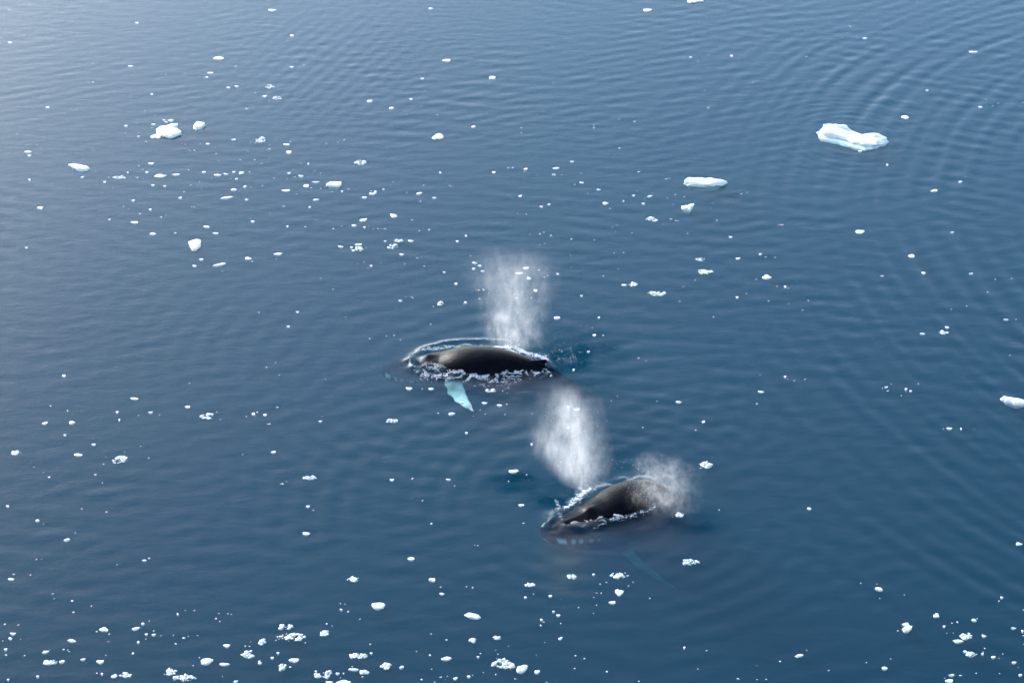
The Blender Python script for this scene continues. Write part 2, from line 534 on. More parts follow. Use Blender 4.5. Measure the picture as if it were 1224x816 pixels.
    idx = np.arange(nx * ny).reshape(ny, nx)
    F = np.stack([idx[:-1, :-1], idx[:-1, 1:], idx[1:, 1:], idx[1:, :-1]], -1).reshape(-1, 4)
    # open sea all round out to the horizon, and a deep floor under it, closing the body of water
    B, D = 9000.0, -70.0
    o = len(V)
    ex = [(-B, -B, 0), (B, -B, 0), (B, B, 0), (-B, B, 0), (-B, -B, D), (B, -B, D), (B, B, D), (-B, B, D)]
    V = np.vstack([V, ex])
    c00, c10, c11, c01 = idx[0, 0], idx[0, -1], idx[-1, -1], idx[-1, 0]
    faces = [tuple(f) for f in ()]
    polys = [[o + 0, o + 1] + list(idx[0, ::-1]), [o + 1, o + 2] + list(idx[::-1, -1]),
             [o + 2, o + 3] + list(idx[-1, :]), [o + 3, o + 0] + list(idx[:, 0]),
             [o + 4, o + 7, o + 6, o + 5], [o + 0, o + 4, o + 5, o + 1], [o + 1, o + 5, o + 6, o + 2], [o + 2, o + 6, o + 7, o + 3], [o + 3, o + 7, o + 4, o + 0]]
    me = bpy.data.meshes.new('sea')
    nl = F.size + sum(len(p) for p in polys)
    me.vertices.add(len(V)); me.vertices.foreach_set('co', V.astype(np.float32).ravel())
    me.loops.add(nl)
    me.loops.foreach_set('vertex_index', np.concatenate([F.ravel()] + [np.array(p) for p in polys]).astype(np.int32))
    starts = list(range(0, F.size, 4)); p0 = F.size
    for p in polys: starts.append(p0); p0 += len(p)
    me.polygons.add(len(starts)); me.polygons.foreach_set('loop_start', np.array(starts, dtype=np.int32))
    sm = np.ones(len(starts), dtype=bool); sm[-9:] = False
    me.polygons.foreach_set('use_smooth', sm)
    me.update(calc_edges=True)
    me.materials.append(WATER)
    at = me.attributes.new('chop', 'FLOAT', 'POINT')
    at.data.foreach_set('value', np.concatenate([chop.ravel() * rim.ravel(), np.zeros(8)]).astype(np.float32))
    ob = link('sea', me, 'dark blue rippled sea water', kind='structure')
    return ob, (gx, gy, Z)

BOW = [(488, 432), (494, 424), (508, 416), (528, 410), (552, 407), (582, 406.5), (610, 409)]
BOW_NEAR = [(488, 432), (492, 440), (502, 446), (520, 451), (540, 453)]
sea, (SGX, SGY, SZ) = make_sea()

def sea_z(x, y):
    i = int(np.clip((x - SGX[0]) / (SGX[1] - SGX[0]), 0, len(SGX) - 1)); j = int(np.clip((y - SGY[0]) / (SGY[1] - SGY[0]), 0, len(SGY) - 1))
    return float(SZ[j, i])

# ------------------------------------------------------------------ foam along the whales
ICO_V, ICO_F = None, None
def ico():
    t = (1 + 5 ** .5) / 2
    v = np.array([(-1, t, 0), (1, t, 0), (-1, -t, 0), (1, -t, 0), (0, -1, t), (0, 1, t), (0, -1, -t), (0, 1, -t), (t, 0, -1), (t, 0, 1), (-t, 0, -1), (-t, 0, 1)], float)
    v /= np.linalg.norm(v[0])
    f = np.array([(0, 11, 5), (0, 5, 1), (0, 1, 7), (0, 7, 10), (0, 10, 11), (1, 5, 9), (5, 11, 4), (11, 10, 2), (10, 7, 6), (7, 1, 8), (3, 9, 4), (3, 4, 2), (3, 2, 6), (3, 6, 8), (3, 8, 9), (4, 9, 5), (2, 4, 11), (6, 2, 10), (8, 6, 7), (9, 8, 1)])
    return v, f
ICO_V, ICO_F = ico()
OCT_V = np.array([(1, 0, 0), (-1, 0, 0), (0, 1, 0), (0, -1, 0), (0, 0, 1), (0, 0, -1)], float)
OCT_F = np.array([(0, 2, 4), (2, 1, 4), (1, 3, 4), (3, 0, 4), (2, 0, 5), (1, 2, 5), (3, 1, 5), (0, 3, 5)])

def lumps(name, pts, sizes, flat, mat, seed, base=None):
    """many small irregular lumps in one mesh: pts (n,3), sizes (n,)"""
    bv, bf = base or (ICO_V, ICO_F)
    r = np.random.default_rng(seed)
    n = len(pts)
    jit = 1 + r.uniform(-.35, .35, (n, len(bv), 1))
    ang = r.uniform(0, 6.28, n)
    sc = np.stack([sizes * r.uniform(.7, 1.5, n), sizes * r.uniform(.6, 1.2, n), sizes * flat * r.uniform(.6, 1.3, n)], 1)
    v = bv[None] * jit * sc[:, None, :]
    c, s = np.cos(ang)[:, None], np.sin(ang)[:, None]
    v = np.stack([v[..., 0] * c - v[..., 1] * s, v[..., 0] * s + v[..., 1] * c, v[..., 2]], -1) + pts[:, None, :]
    F = bf[None] + (np.arange(n) * len(bv))[:, None, None]
    return mesh_np(name, v.reshape(-1, 3), F.reshape(-1, 3), mat)

def wash(paths, seed):
    """crumbs of foam along paths: (polyline (n,2), across spread, count, size, threshold); they gather in lacy strands"""
    r = np.random.default_rng(seed)
    P, S = [], []
    for li, (line, spread, cnt, size, gap) in enumerate(paths):
        line = np.asarray(line)
        seg = np.concatenate([[0], np.cumsum(np.hypot(*np.diff(line, axis=0).T))])
        cnt = int(cnt * .62)
        n = cnt * 6
        t = r.uniform(0, seg[-1], n)
        c = vnoise2(t * .9, np.full(n, seed * 3.7 + li), seed) * .65 + vnoise2(t * 2.7, np.full(n, seed * 1.7), seed + 1) * .35
        off = r.normal(0, 1, n) * spread * (.4 + .9 * np.clip(c + .4, 0, 2))
        x = np.interp(t, seg, line[:, 0]) + r.normal(0, spread * .25, n)
        y = np.interp(t, seg, line[:, 1]) + off
        lace = np.empty(n)
        for i in range(n):
            p = Vector((x[i], y[i] * .8, seed * 1.3))
            w_ = mnoise.noise_vector(p * 1.6) * .35
            lace[i] = 1 - 2.6 * abs(mnoise.noise(p * 2.1 + w_)) + .5 * (1 - 2.8 * abs(mnoise.noise(p * 5.3 + w_ * 2)))
        keep = (lace > .42 - c * 1.0 + np.abs(off) / spread * .35 + gap)
        x, y, c, lace = x[keep][:cnt], y[keep][:cnt], c[keep][:cnt], lace[keep][:cnt]
        s = size * r.lognormal(0, .35, len(x))
        for i in range(len(x)):
            P.append((x[i], y[i], sea_z(x[i], y[i]) + s[i] * .1 + max(0, lace[i] - .8) * .07)); S.append(s[i])
    return np.array(P), np.array(S)

def pl(*pts): 
    return np.array([gpx(*p) for p in pts])
nearl = wl1[1][:, 1:]; farl = wl1[-1][:, 1:]
P, S = wash([
    (nearl[10:] + np.array([0, -.25]), .42, 5000, .014, .14),
    (nearl[len(nearl) // 4:len(nearl) * 19 // 20] + np.array([0, -.1]), .2, 2600, .016, .08),
    (farl[len(farl) * 11 // 20:] + np.array([0, .34]), .34, 8000, .016, -.18),
    (farl[:len(farl) // 2] + np.array([0, .22]), .2, 1100, .013, .22),
    (pl(*BOW), .06, 300, .011, .1), (pl(*BOW_NEAR), .22, 1900, .013, .15),
    (pl((646, 432), (654, 440), (658, 450)), .2, 600, .013, .05),
    (pl((500, 447), (530, 450), (560, 453), (610, 454)), .5, 1800, .012, .3),
    (pl((600, 412), (640, 418), (690, 425)), 1.2, 700, .012, .3)], 5)
link('foam', lumps('foam', P, S, .55, FOAM, 6, (OCT_V, OCT_F)), 'white foam washing along the flanks of the arched whale', 'foam', kind='stuff')
nearl = wl2[1][:, 1:]; farl = wl2[-1][:, 1:]
P, S = wash([
    (farl[len(farl) // 6:len(farl) * 2 // 5] + np.array([-.1, .12]), .2, 1500, .014, .12),
    (nearl[len(nearl) // 4:len(nearl) * 4 // 5] + np.array([.05, -.1]), .12, 1200, .013, .14),
    (pl((682, 626), (695, 625), (712, 622), (735, 619), (748, 617)), .1, 900, .013, .1),
    (pl((690, 592), (700, 586), (712, 585)), .35, 1100, .013, .12),
    (pl((664, 600), (668, 606), (667, 614), (671, 620)), .2, 350, .012, .15)], 15)
link('foam', lumps('foam', P, S, .55, FOAM, 16, (OCT_V, OCT_F)), 'white foam round the head and shoulder of the nearer whale', 'foam', kind='stuff')

# ------------------------------------------------------------------ blows
def make_blow(name, base, height, radius, lean, depth_ratio, dens, label, seed, bottom=0.0, prof_r=None, streak=3.0, thr=.42, vprof=None):
    """a puff of breath: closed hull with uneven vapour inside. radius(z) from prof_r stations, lean = drift of the axis"""
    zs = [p[0] for p in prof_r]; rs = [p[1] for p in prof_r]
    k, n = 18, 20
    rings = []
    for i in range(k):
        t = i / (k - 1)
        z = bottom + t * height
        rr = radius * np.interp(t, zs, rs) * 1.45 + .05
        a = np.linspace(0, 2 * math.pi, n, endpoint=False)
        cx = lean[0] * t + lean[1] * t * t
        rings.append(np.stack([cx + rr * np.cos(a), depth_ratio * rr * np.sin(a), np.full(n, z)], 1))
    V, F = loft(np.array(rings))
    m, nd, out = material(name + '_vapour')
    tc = nd.new('ShaderNodeTexCoord')
    sep = nd.new('ShaderNodeSeparateXYZ')
    nd.t.links.new(tc.outputs['Object'], sep.inputs[0])
    x, y, z = sep.outputs
    t = nd.m('DIVIDE', nd.m('SUBTRACT', z, bottom), height)
    cx = nd.m('ADD', nd.m('MULTIPLY', t, lean[0]), nd.m('MULTIPLY', nd.m('MULTIPLY', t, t), lean[1]))
    def curve(pts, x_):
        fc = nd.new('ShaderNodeFloatCurve')
        c = fc.mapping.curves[0]
        c.points[0].location = pts[0]; c.points[1].location = pts[-1]
        for p in pts[1:-1]: c.points.new(*p)
        fc.mapping.update()
        nd.set(fc.inputs['Value'], x_)
        return fc.outputs[0]
    rr = nd.m('MULTIPLY', curve(prof_r, t), radius)
    off = nd.mapping(tc.outputs['Object'], scale=(1, 1, 1 / streak), loc=(seed * 3.1, seed * 1.7, seed))
    wob = nd.noise(off, 1.0, 5.0, .62)
    dx = nd.m('SUBTRACT', nd.m('SUBTRACT', x, cx), nd.m('MULTIPLY', nd.m('SUBTRACT', wob, .5), radius * 1.3))
    dy = nd.m('DIVIDE', y, depth_ratio)
    r = nd.m('DIVIDE', nd.m('SQRT', nd.m('ADD', nd.m('MULTIPLY', dx, dx), nd.m('MULTIPLY', dy, dy))), rr)
    fall = nd.m('POWER', nd.ss(r, 1.3, 0.0), 1.4)
    nz = nd.noise(off, 2.3, 8.0, .68, .9)
    nz2 = nd.noise(nd.mapping(tc.outputs['Object'], scale=(1, 1, .6), loc=(seed, 5, 2)), .7, 3.0, .5)
    nn = nd.m('MULTIPLY', nd.ss(nz, thr - .1, thr + .24), nd.ss(nz2, .3, .62, .1, 1.0))
    vp = curve(vprof or [(0, 1), (.7, .8), (1, 0)], t)
    d = nd.m('MULTIPLY', nd.m('MULTIPLY', fall, nn), nd.m('MULTIPLY', vp, dens))
    pv = nd.new('ShaderNodeVolumePrincipled')
    pv.inputs['Color'].default_value = (.97, .975, .99, 1)
    pv.inputs['Anisotropy'].default_value = .35
    nd.set(pv.inputs['Density'], d)
    nd.t.links.new(pv.outputs[0], out.inputs['Volume'])
    me = mesh_from(name, V, F, m)
    return link(name, me, label, 'blow', kind='stuff', loc=base)

b1 = ground(616, 415); b2 = ground(705, 592); b3 = ground(791, 607)
make_blow('whale_blow', b1, 6.5, 2.9, (-.5, .3), .7, .75, 'white misty blow rising behind the arched back of the farther whale', 3,
          prof_r=[(0, .5), (.2, .58), (.5, .78), (.8, 1.0), (1, .85)], streak=2.4, vprof=[(0, .9), (.25, 1.0), (.5, .62), (.8, .3), (1, 0)])
make_blow('whale_blow', b2, 6.7, 1.9, (-3.0, 1.7), .8, 1.25, 'tall white blow rising from the head of the nearer whale', 8,
          prof_r=[(0, .12), (.1, .38), (.25, .8), (.6, 1.0), (.85, .85), (1, .5)], streak=3.0, vprof=[(0, 1), (.3, .95), (.6, .8), (.8, .6), (1, 0)])
make_blow('whale_blow', b3, 3.2, 1.9, (.5, -.8), .8, 1.0, 'low drifting puff of mist over the back of the nearer whale', 12,
          prof_r=[(0, .8), (.3, 1.0), (.6, .95), (.85, .8), (1, .4)], streak=1.4, thr=.5, vprof=[(0, .8), (.4, .8), (.7, 1.0), (.9, .8), (1, 0)])

# the coarser drops one can just make out in the blows and raining round them
r = np.random.default_rng(123)
DROPS = []
for (px, py, top, rx, n, lean) in ((616, 415, 5.6, 2.2, 1500, -.4), (705, 592, 5.6, 1.5, 1900, -1.3), (784, 606, 2.8, 1.7, 900, -.6)):
    c = gpx(px, py)
    t = r.beta(1.3, 1.6, n)
    rad = rx * (.3 + .7 * t) * .62
    DROPS.append(np.column_stack([c[0] + lean * t + r.normal(0, 1, n) * rad, c[1] + r.normal(0, 1, n) * rad * .7, .05 + t * top]))
DROPS = np.vstack(DROPS)
link('spray', lumps('spray', DROPS, r.uniform(.004, .012, len(DROPS)), 1.0, FOAM, 124, (OCT_V, OCT_F)), 'fine white drops of spray flying in the three blows', 'spray', kind='stuff')

# ------------------------------------------------------------------ floating ice
# seen in the photograph, tile by tile at 4x: (x, y, width, height, kind, landmark)   kinds: s solid, f faint fleck, b slush
TILES = {
(0,0): "655,108,22,8 45,46,20,5,f 143,26,14,5,f 48,203,28,9 8,210,16,8,f 4,180,10,5,f 115,167,10,6,f 1045,278,56,22,s,slab 625,315,30,8 445,306,10,6,f 437,394,28,8,f 725,449,20,8 714,500,10,5,f 228,512,26,9 775,356,12,5,f 796,358,12,4,f 883,355,14,6,f 1005,347,36,9 955,369,12,7,f 988,368,22,10 1125,316,10,6,f 1092,418,26,10 1132,412,26,8 1160,405,10,6,f 1218,446,10,6,f 1177,522,12,5,f 603,600,22,7 597,636,12,7,f 733,594,28,10 727,612,12,7 661,651,20,8 699,675,12,7 804,578,46,16,b 808,622,112,68,s,notched 746,651,54,28,s,lobe 955,597,60,40,s,block 1118,666,28,10 994,687,26,12 955,689,12,6,f 871,686,10,6,f 915,720,48,8,f 1035,733,10,4,f 80,642,14,4,f 180,693,10,6,f 135,724,38,10 139,742,24,8 443,717,20,6,f 722,781,36,11 380,799,98,30,s,wedge 1143,764,16,6,f 1218,762,8,6,f 1220,682,8,8,f 1197,680,8,6,f 676,812,26,8,f 903,814,16,8,f",
(1,0): "78,48,46,14 172,170,24,12 838,41,30,16 170,320,26,10 229,310,14,8,f 65,415,36,20,b 104,428,10,7,f 41,459,28,14 102,467,36,16,b 910,289,46,18,s,topflat 794,375,24,9 804,435,16,8,f 1131,371,36,20,s,topround 741,473,22,12 545,483,32,16 648,515,30,14 720,547,12,8,f 870,551,14,7,f 1040,604,28,11 870,652,60,36,s,hut 22,668,46,26,b 62,714,20,10,f 145,690,40,14 157,728,32,22 162,676,14,10,f 396,679,12,8 418,670,22,6,f 498,777,58,22,b 250,781,18,8 177,810,10,6,f 30,783,18,5,f 1208,803,24,6,f",
(2,0): "878,0,84,36,s,topedge 649,49,48,18,s,topoval 190,3,12,6 854,273,18,10 1049,267,20,16 199,397,16,8 1158,396,18,7 1174,389,14,6 852,440,12,6,f 510,574,18,7,f 584,581,20,7 48,633,16,6 46,612,10,4,f 387,610,20,5 513,708,10,6,f 287,772,28,9 65,806,26,12 210,803,36,14 4,803,10,8,f 935,516,26,6,f",
(3,0): "717,10,14,5,f 390,127,20,7 408,125,12,6,f 423,182,10,8,f 463,182,30,8 181,145,10,8,f 981,247,48,12,s,topright 761,432,22,9 1015,511,24,12 1099,497,14,8 1072,508,8,5,f 1205,509,10,5,f 1218,490,8,8,f 656,560,40,22,s,bergmate 405,640,320,124,s,berg 440,722,28,8 570,787,18,11 123,369,14,5,f 185,272,12,6,f",
(0,1): "141,42,18,10 345,22,10,6,f 394,30,22,12 390,2,36,8 500,52,22,8 567,32,56,14,b 535,85,14,7,f 611,7,16,9 652,31,26,10,f 684,38,14,6,f 702,6,22,8 768,24,60,20,s,boat 842,17,44,9 730,68,24,8 788,73,22,8 975,6,24,10 954,53,12,6 966,87,16,6 862,128,24,11 876,101,12,7,f 910,70,8,6,f 1041,20,40,11 1080,15,30,12 1118,4,22,8 1131,38,20,11 1108,41,14,6,f 1154,10,26,14,b 1170,75,22,12 1198,79,14,8 1118,90,34,13 1085,128,60,22,s,slipper 1180,137,24,10 1196,8,14,8,f 921,174,24,8,f 636,141,22,8 590,169,16,8 719,185,20,11 666,205,12,6,f 770,221,10,6,f 191,178,34,16,s,leftoval 523,231,18,8 643,246,42,13,s,bar 1208,241,26,10 988,267,38,12 1031,297,36,9 732,300,36,15 843,297,14,6,f 935,354,62,56,s,tooth 961,423,26,11 930,453,26,9 1049,447,62,20,s,blade 1188,418,36,18 1062,478,10,8,f 126,366,22,8",
(1,1): "157,12,24,12 92,38,14,9 145,39,14,6 190,31,14,8 215,24,32,10 307,12,14,6,f 143,94,46,13 240,72,34,20 285,53,44,8 265,82,10,8 307,85,10,6,f 374,67,70,22,s,loaf 370,100,16,7,f 411,97,16,9 446,88,14,6,f 288,138,36,13 256,173,16,9 137,171,22,6,f 518,127,30,11 560,104,34,22,b 610,87,18,8 656,54,12,6,f 724,107,14,7,f 780,107,34,20,s,egg 853,128,28,10 805,70,20,8,f 921,73,14,8,f 881,7,18,8 1138,7,26,12 783,148,12,5,f 659,215,40,24,s,cube 512,234,40,20,s,bean 536,207,14,8 470,261,30,11 519,270,16,10 405,264,14,7 371,277,12,6 150,264,18,9 232,267,14,8,f 743,236,12,5,f 830,284,14,8 776,288,14,7,f 600,278,50,6,f 405,362,32,10 457,365,20,10 488,352,42,11 492,374,32,20,b 465,380,22,10 525,369,10,7,f 618,335,22,8 685,335,38,14,b 654,361,50,22,b 740,335,34,11 696,400,28,9 776,418,28,6,f 805,458,18,6,f 512,436,14,6 550,453,20,8 533,464,10,6,f 600,440,14,6,f 105,397,48,15,s,lens 97,422,16,5,f 315,515,16,5,f 368,567,14,6 962,335,22,9 1004,309,18,8 1026,409,12,5,f 1046,439,32,12 1070,453,26,12 1040,466,22,7 1084,478,26,10 900,483,20,10 956,539,22,12 1001,628,22,11 890,636,36,20,b 853,650,14,10,f 691,620,26,11 745,605,24,10,f 840,734,18,12,f 426,700,18,8,f 198,673,22,7 9,678,16,7 154,743,22,11 543,802,16,10,f 663,788,10,10,f 1115,586,14,7 1078,570,36,12,f 1072,612,12,6,f",
(2,1): "62,3,24,6 128,24,14,6,f 201,17,26,8 235,19,18,8 332,12,14,5,f 333,55,28,8 305,67,16,7 414,89,26,11 39,120,24,11 140,170,24,8 177,160,22,10 28,205,18,7 67,210,10,6,f 448,155,34,16,s,pill 533,143,14,16 581,117,22,10 599,98,12,6,f 659,121,34,12 628,155,24,8 607,6,20,6,f 742,38,36,12,f 783,117,14,9,f 824,126,14,7 925,53,206,46,s,longfloe 839,176,58,38,s,bird 668,234,54,20,b 760,230,14,6 788,239,30,9,f 963,156,14,10,f 977,237,16,6,f 1127,105,18,6,f 1090,113,22,6,f 475,270,18,7 577,299,14,6,f 134,301,18,8 152,294,10,5,f 187,309,20,10,f 286,328,24,10,f 468,181,10,5,f 1045,314,24,8 1188,398,24,12 1208,410,18,8,f 1080,416,30,8 283,402,12,8 490,393,10,5,f 531,393,10,5,f 1218,507,50,26,s,nugget 902,423,44,16,b 926,483,70,22,b 872,528,14,14,f 537,544,32,10 580,545,38,18,b 440,503,14,8,f 691,585,84,24,b 66,463,36,10 33,488,44,8 81,512,26,18 218,492,22,9 112,572,26,14 132,476,14,6 156,508,12,8,f 333,596,20,9 46,577,16,8,f 1077,604,20,10 800,625,18,8,f 216,702,36,16 415,699,20,12 393,783,24,12 436,786,10,5,f 960,699,14,8,f 90,606,12,8,f 24,608,14,6,f",
(3,1): "795,95,40,14,s,saucer 919,51,26,8 440,292,52,22,s,dome 880,292,26,9 686,407,36,20,s,thumb 746,486,28,14 547,503,34,8,f 970,492,28,9 1168,517,20,7 1088,520,12,6,f 1049,582,14,8 948,650,14,7 880,663,12,6,f 1138,711,32,9 1181,708,12,10 738,778,32,12 857,748,26,12 835,773,44,16,b 83,551,20,9 43,551,16,8,f 97,562,14,6,f 97,635,14,8 191,620,14,8,f 4,622,8,6,f 48,258,60,6,f",
(0,2): "306,162,26,13,s,loner 903,202,16,7 642,271,44,12,s,fish 897,310,34,11 993,358,66,24,b 1040,337,18,6,f 1212,344,26,18 1180,358,10,6,f 720,337,28,10 560,335,20,8 570,373,14,11 240,308,10,6,f 214,389,32,16 346,387,34,20,s,pebble 310,445,22,9 447,491,26,13 374,540,48,16,s,lozenge 77,532,52,20,b 573,566,70,36,b 595,530,14,8,f 714,558,12,6,f 236,650,12,6,f 455,636,16,9 493,674,16,7 1158,541,16,7 36,785,22,10 390,799,14,8,f 506,814,10,5,f",
(1,2): "53,123,6,10,f 333,180,14,8,f 99,316,14,7 4,341,10,10,f 43,349,24,13 66,395,28,10,f 307,380,24,11 650,380,56,18,b 731,224,38,16,s,hattip 837,225,34,12 797,227,10,6,f 984,288,30,11 1120,235,40,14,b 1092,292,34,10 1165,302,32,11 1195,301,24,6,f 869,345,12,8 936,344,40,14 1094,347,14,7,f 1006,435,20,8 1072,328,14,7,f 1200,248,14,7,f 83,526,30,12 254,653,66,16,b 125,680,28,9,f 650,660,26,9 919,657,30,9 805,760,24,9,f 248,786,26,10 745,653,14,7,f 1200,669,24,5,f",
(2,2): "365,47,22,10 294,133,18,9 1190,239,36,14 797,287,36,11 690,285,10,8,f 915,382,24,12 1172,297,12,6,f 478,285,14,6,f 626,413,16,8,f 929,590,60,28,b 903,606,12,8,f 94,489,18,11 237,573,12,8 269,410,18,9 96,348,10,6,f 8,619,54,20,s,lump 44,780,34,11 270,310,24,10 310,322,40,8 998,808,24,10,f 603,78,12,6,f 240,50,14,8,f 325,51,14,8,f",
(3,2): "1160,68,16,8 82,167,20,9 125,188,14,8 180,180,14,7 565,216,24,10 588,204,10,8,f 572,235,20,6 549,226,10,10,f 660,226,22,9 682,235,20,9 638,259,18,8 664,241,8,6,f 718,202,14,6,f 1172,285,124,44,s,rightfloe 867,415,34,12 923,415,14,14 197,797,26,14",
(0,3): "180,37,26,14 320,129,34,18,s,comma 171,224,12,8,f 690,227,28,10 715,219,24,8,f 559,252,12,7,f 53,316,36,10,s,edgeflat 68,296,10,6,f 253,392,8,6,f 342,424,14,8 438,449,12,6 353,477,22,7,f 497,558,52,26,s,bowl 459,569,16,6 519,584,14,10,f 649,553,44,18,s,stick 684,530,22,12 60,579,34,14 50,601,26,14 10,616,18,8 26,652,22,8 27,683,12,8,f 344,611,48,16 218,666,38,16 315,654,34,12,f 699,580,22,8 734,582,28,11 661,618,20,13 698,602,18,8,f 823,586,18,7 880,601,24,7,f 947,588,10,7 839,629,12,8,f 850,484,14,18 930,470,10,6,f 1106,487,10,6,f 640,677,16,8,f 395,701,32,14 297,711,32,18 236,716,70,22,b 477,713,44,24,s,cup 503,682,12,7 462,770,20,10,f 488,770,16,12 547,780,34,26 600,778,60,20,b 38,798,18,12 180,783,20,10 813,762,70,28,b 885,788,112,36,b 830,798,16,8 992,712,56,26,s,axe 1075,724,60,18 1083,637,40,20 1190,678,70,34,b 1185,641,34,8,f 1127,807,28,14 920,733,14,8,f 1036,510,12,6,f 20,534,14,7,f",
(1,3): "240,100,44,18 840,54,12,6,f 742,220,40,22,s,shoe 1064,158,14,6,f 462,320,68,20,b 842,322,40,22,s,seed 886,358,14,9 888,387,30,14 1036,362,14,6,f 584,450,62,36,s,boulder 407,463,22,9 437,473,14,9,f 406,436,10,6,f 1036,495,76,26,s,tongue 143,546,60,24,b 168,597,136,36,b 328,579,50,28,b 338,531,14,10 29,620,30,26,b 19,715,26,30 77,694,22,12 105,671,20,9 179,706,54,24 127,738,36,30,b 166,739,12,9,f 545,632,16,9,f 551,671,20,10 490,686,90,22,b 624,738,66,28,b 697,738,26,18 467,749,56,16 519,764,28,14,b 512,787,14,9 320,773,90,34,b 390,770,26,16 420,769,16,10,f 350,812,40,16 420,812,76,30,s,bottomedge 906,609,16,7 839,579,12,7,f 1034,611,26,16,b 1150,599,42,18,b 1062,689,20,12 1076,677,10,6,f 767,664,12,9 911,697,54,24,s,mound 838,749,12,6,f 880,786,28,10,f 912,786,14,7,f 953,791,28,10 1018,782,24,12 1090,765,12,8,f 790,800,16,14,f 1150,776,12,7,f 1185,723,110,44,b 1148,700,14,10 829,683,10,6,f 850,812,20,6,f",
(2,3): "8,735,20,24,f 48,750,58,34,s,fist 121,762,32,22 12,798,12,8,f 53,52,14,8,f 84,346,38,14,b 64,404,22,12 183,398,24,14 286,308,38,18,b 391,295,20,14 514,300,88,28,b 514,383,40,28,s,heart 478,429,38,18 575,337,16,8 549,353,24,9,f 453,334,12,6,f 428,387,14,7 405,446,14,8,f 391,484,12,8,f 199,472,18,10 221,490,26,10 141,511,20,9 238,531,16,8 140,541,8,5,f 231,599,28,14,s,chip 155,622,10,7,f 302,686,18,7,f 302,746,14,8,f 824,644,14,11,s,lonespeck 933,660,12,6,f 893,750,16,7,f 1083,796,14,10 1176,798,14,8 1218,800,8,6,f 853,237,74,28,b 803,10,36,22,b 345,700,20,8,f 165,812,8,6,f 605,810,14,6,f 655,410,22,8,f 450,760,12,8,f",
(3,3): "1200,148,40,18,s,edgecurl 529,367,42,22,s,potato 519,343,14,6,f 540,411,18,8 650,393,12,7,f 1118,405,20,10 1108,426,12,5,f 803,490,32,24,s,knob 658,534,44,20 663,559,48,28,s,snowball 843,544,20,10 877,529,18,8,f 908,525,18,12,f 984,514,30,18 1000,508,14,6,f 1174,552,32,12 1218,566,12,16 945,592,58,26,b 961,577,20,10 910,615,56,20,s,paddle 1034,589,28,18 942,664,26,16 977,680,50,20,b 1026,675,18,12 1078,690,28,13 1125,676,12,8,f 1177,715,30,9 1218,630,12,6,f 1218,592,12,10 149,682,50,16,s,dart 475,716,22,14,f 557,743,34,18,s,button 878,776,36,14 918,782,12,8 866,805,44,22,s,cornerpiece 845,792,10,6 1108,772,12,9 1207,775,24,12 1218,465,10,12 296,757,16,8,f 54,712,20,7,f 995,768,8,10,f",
}
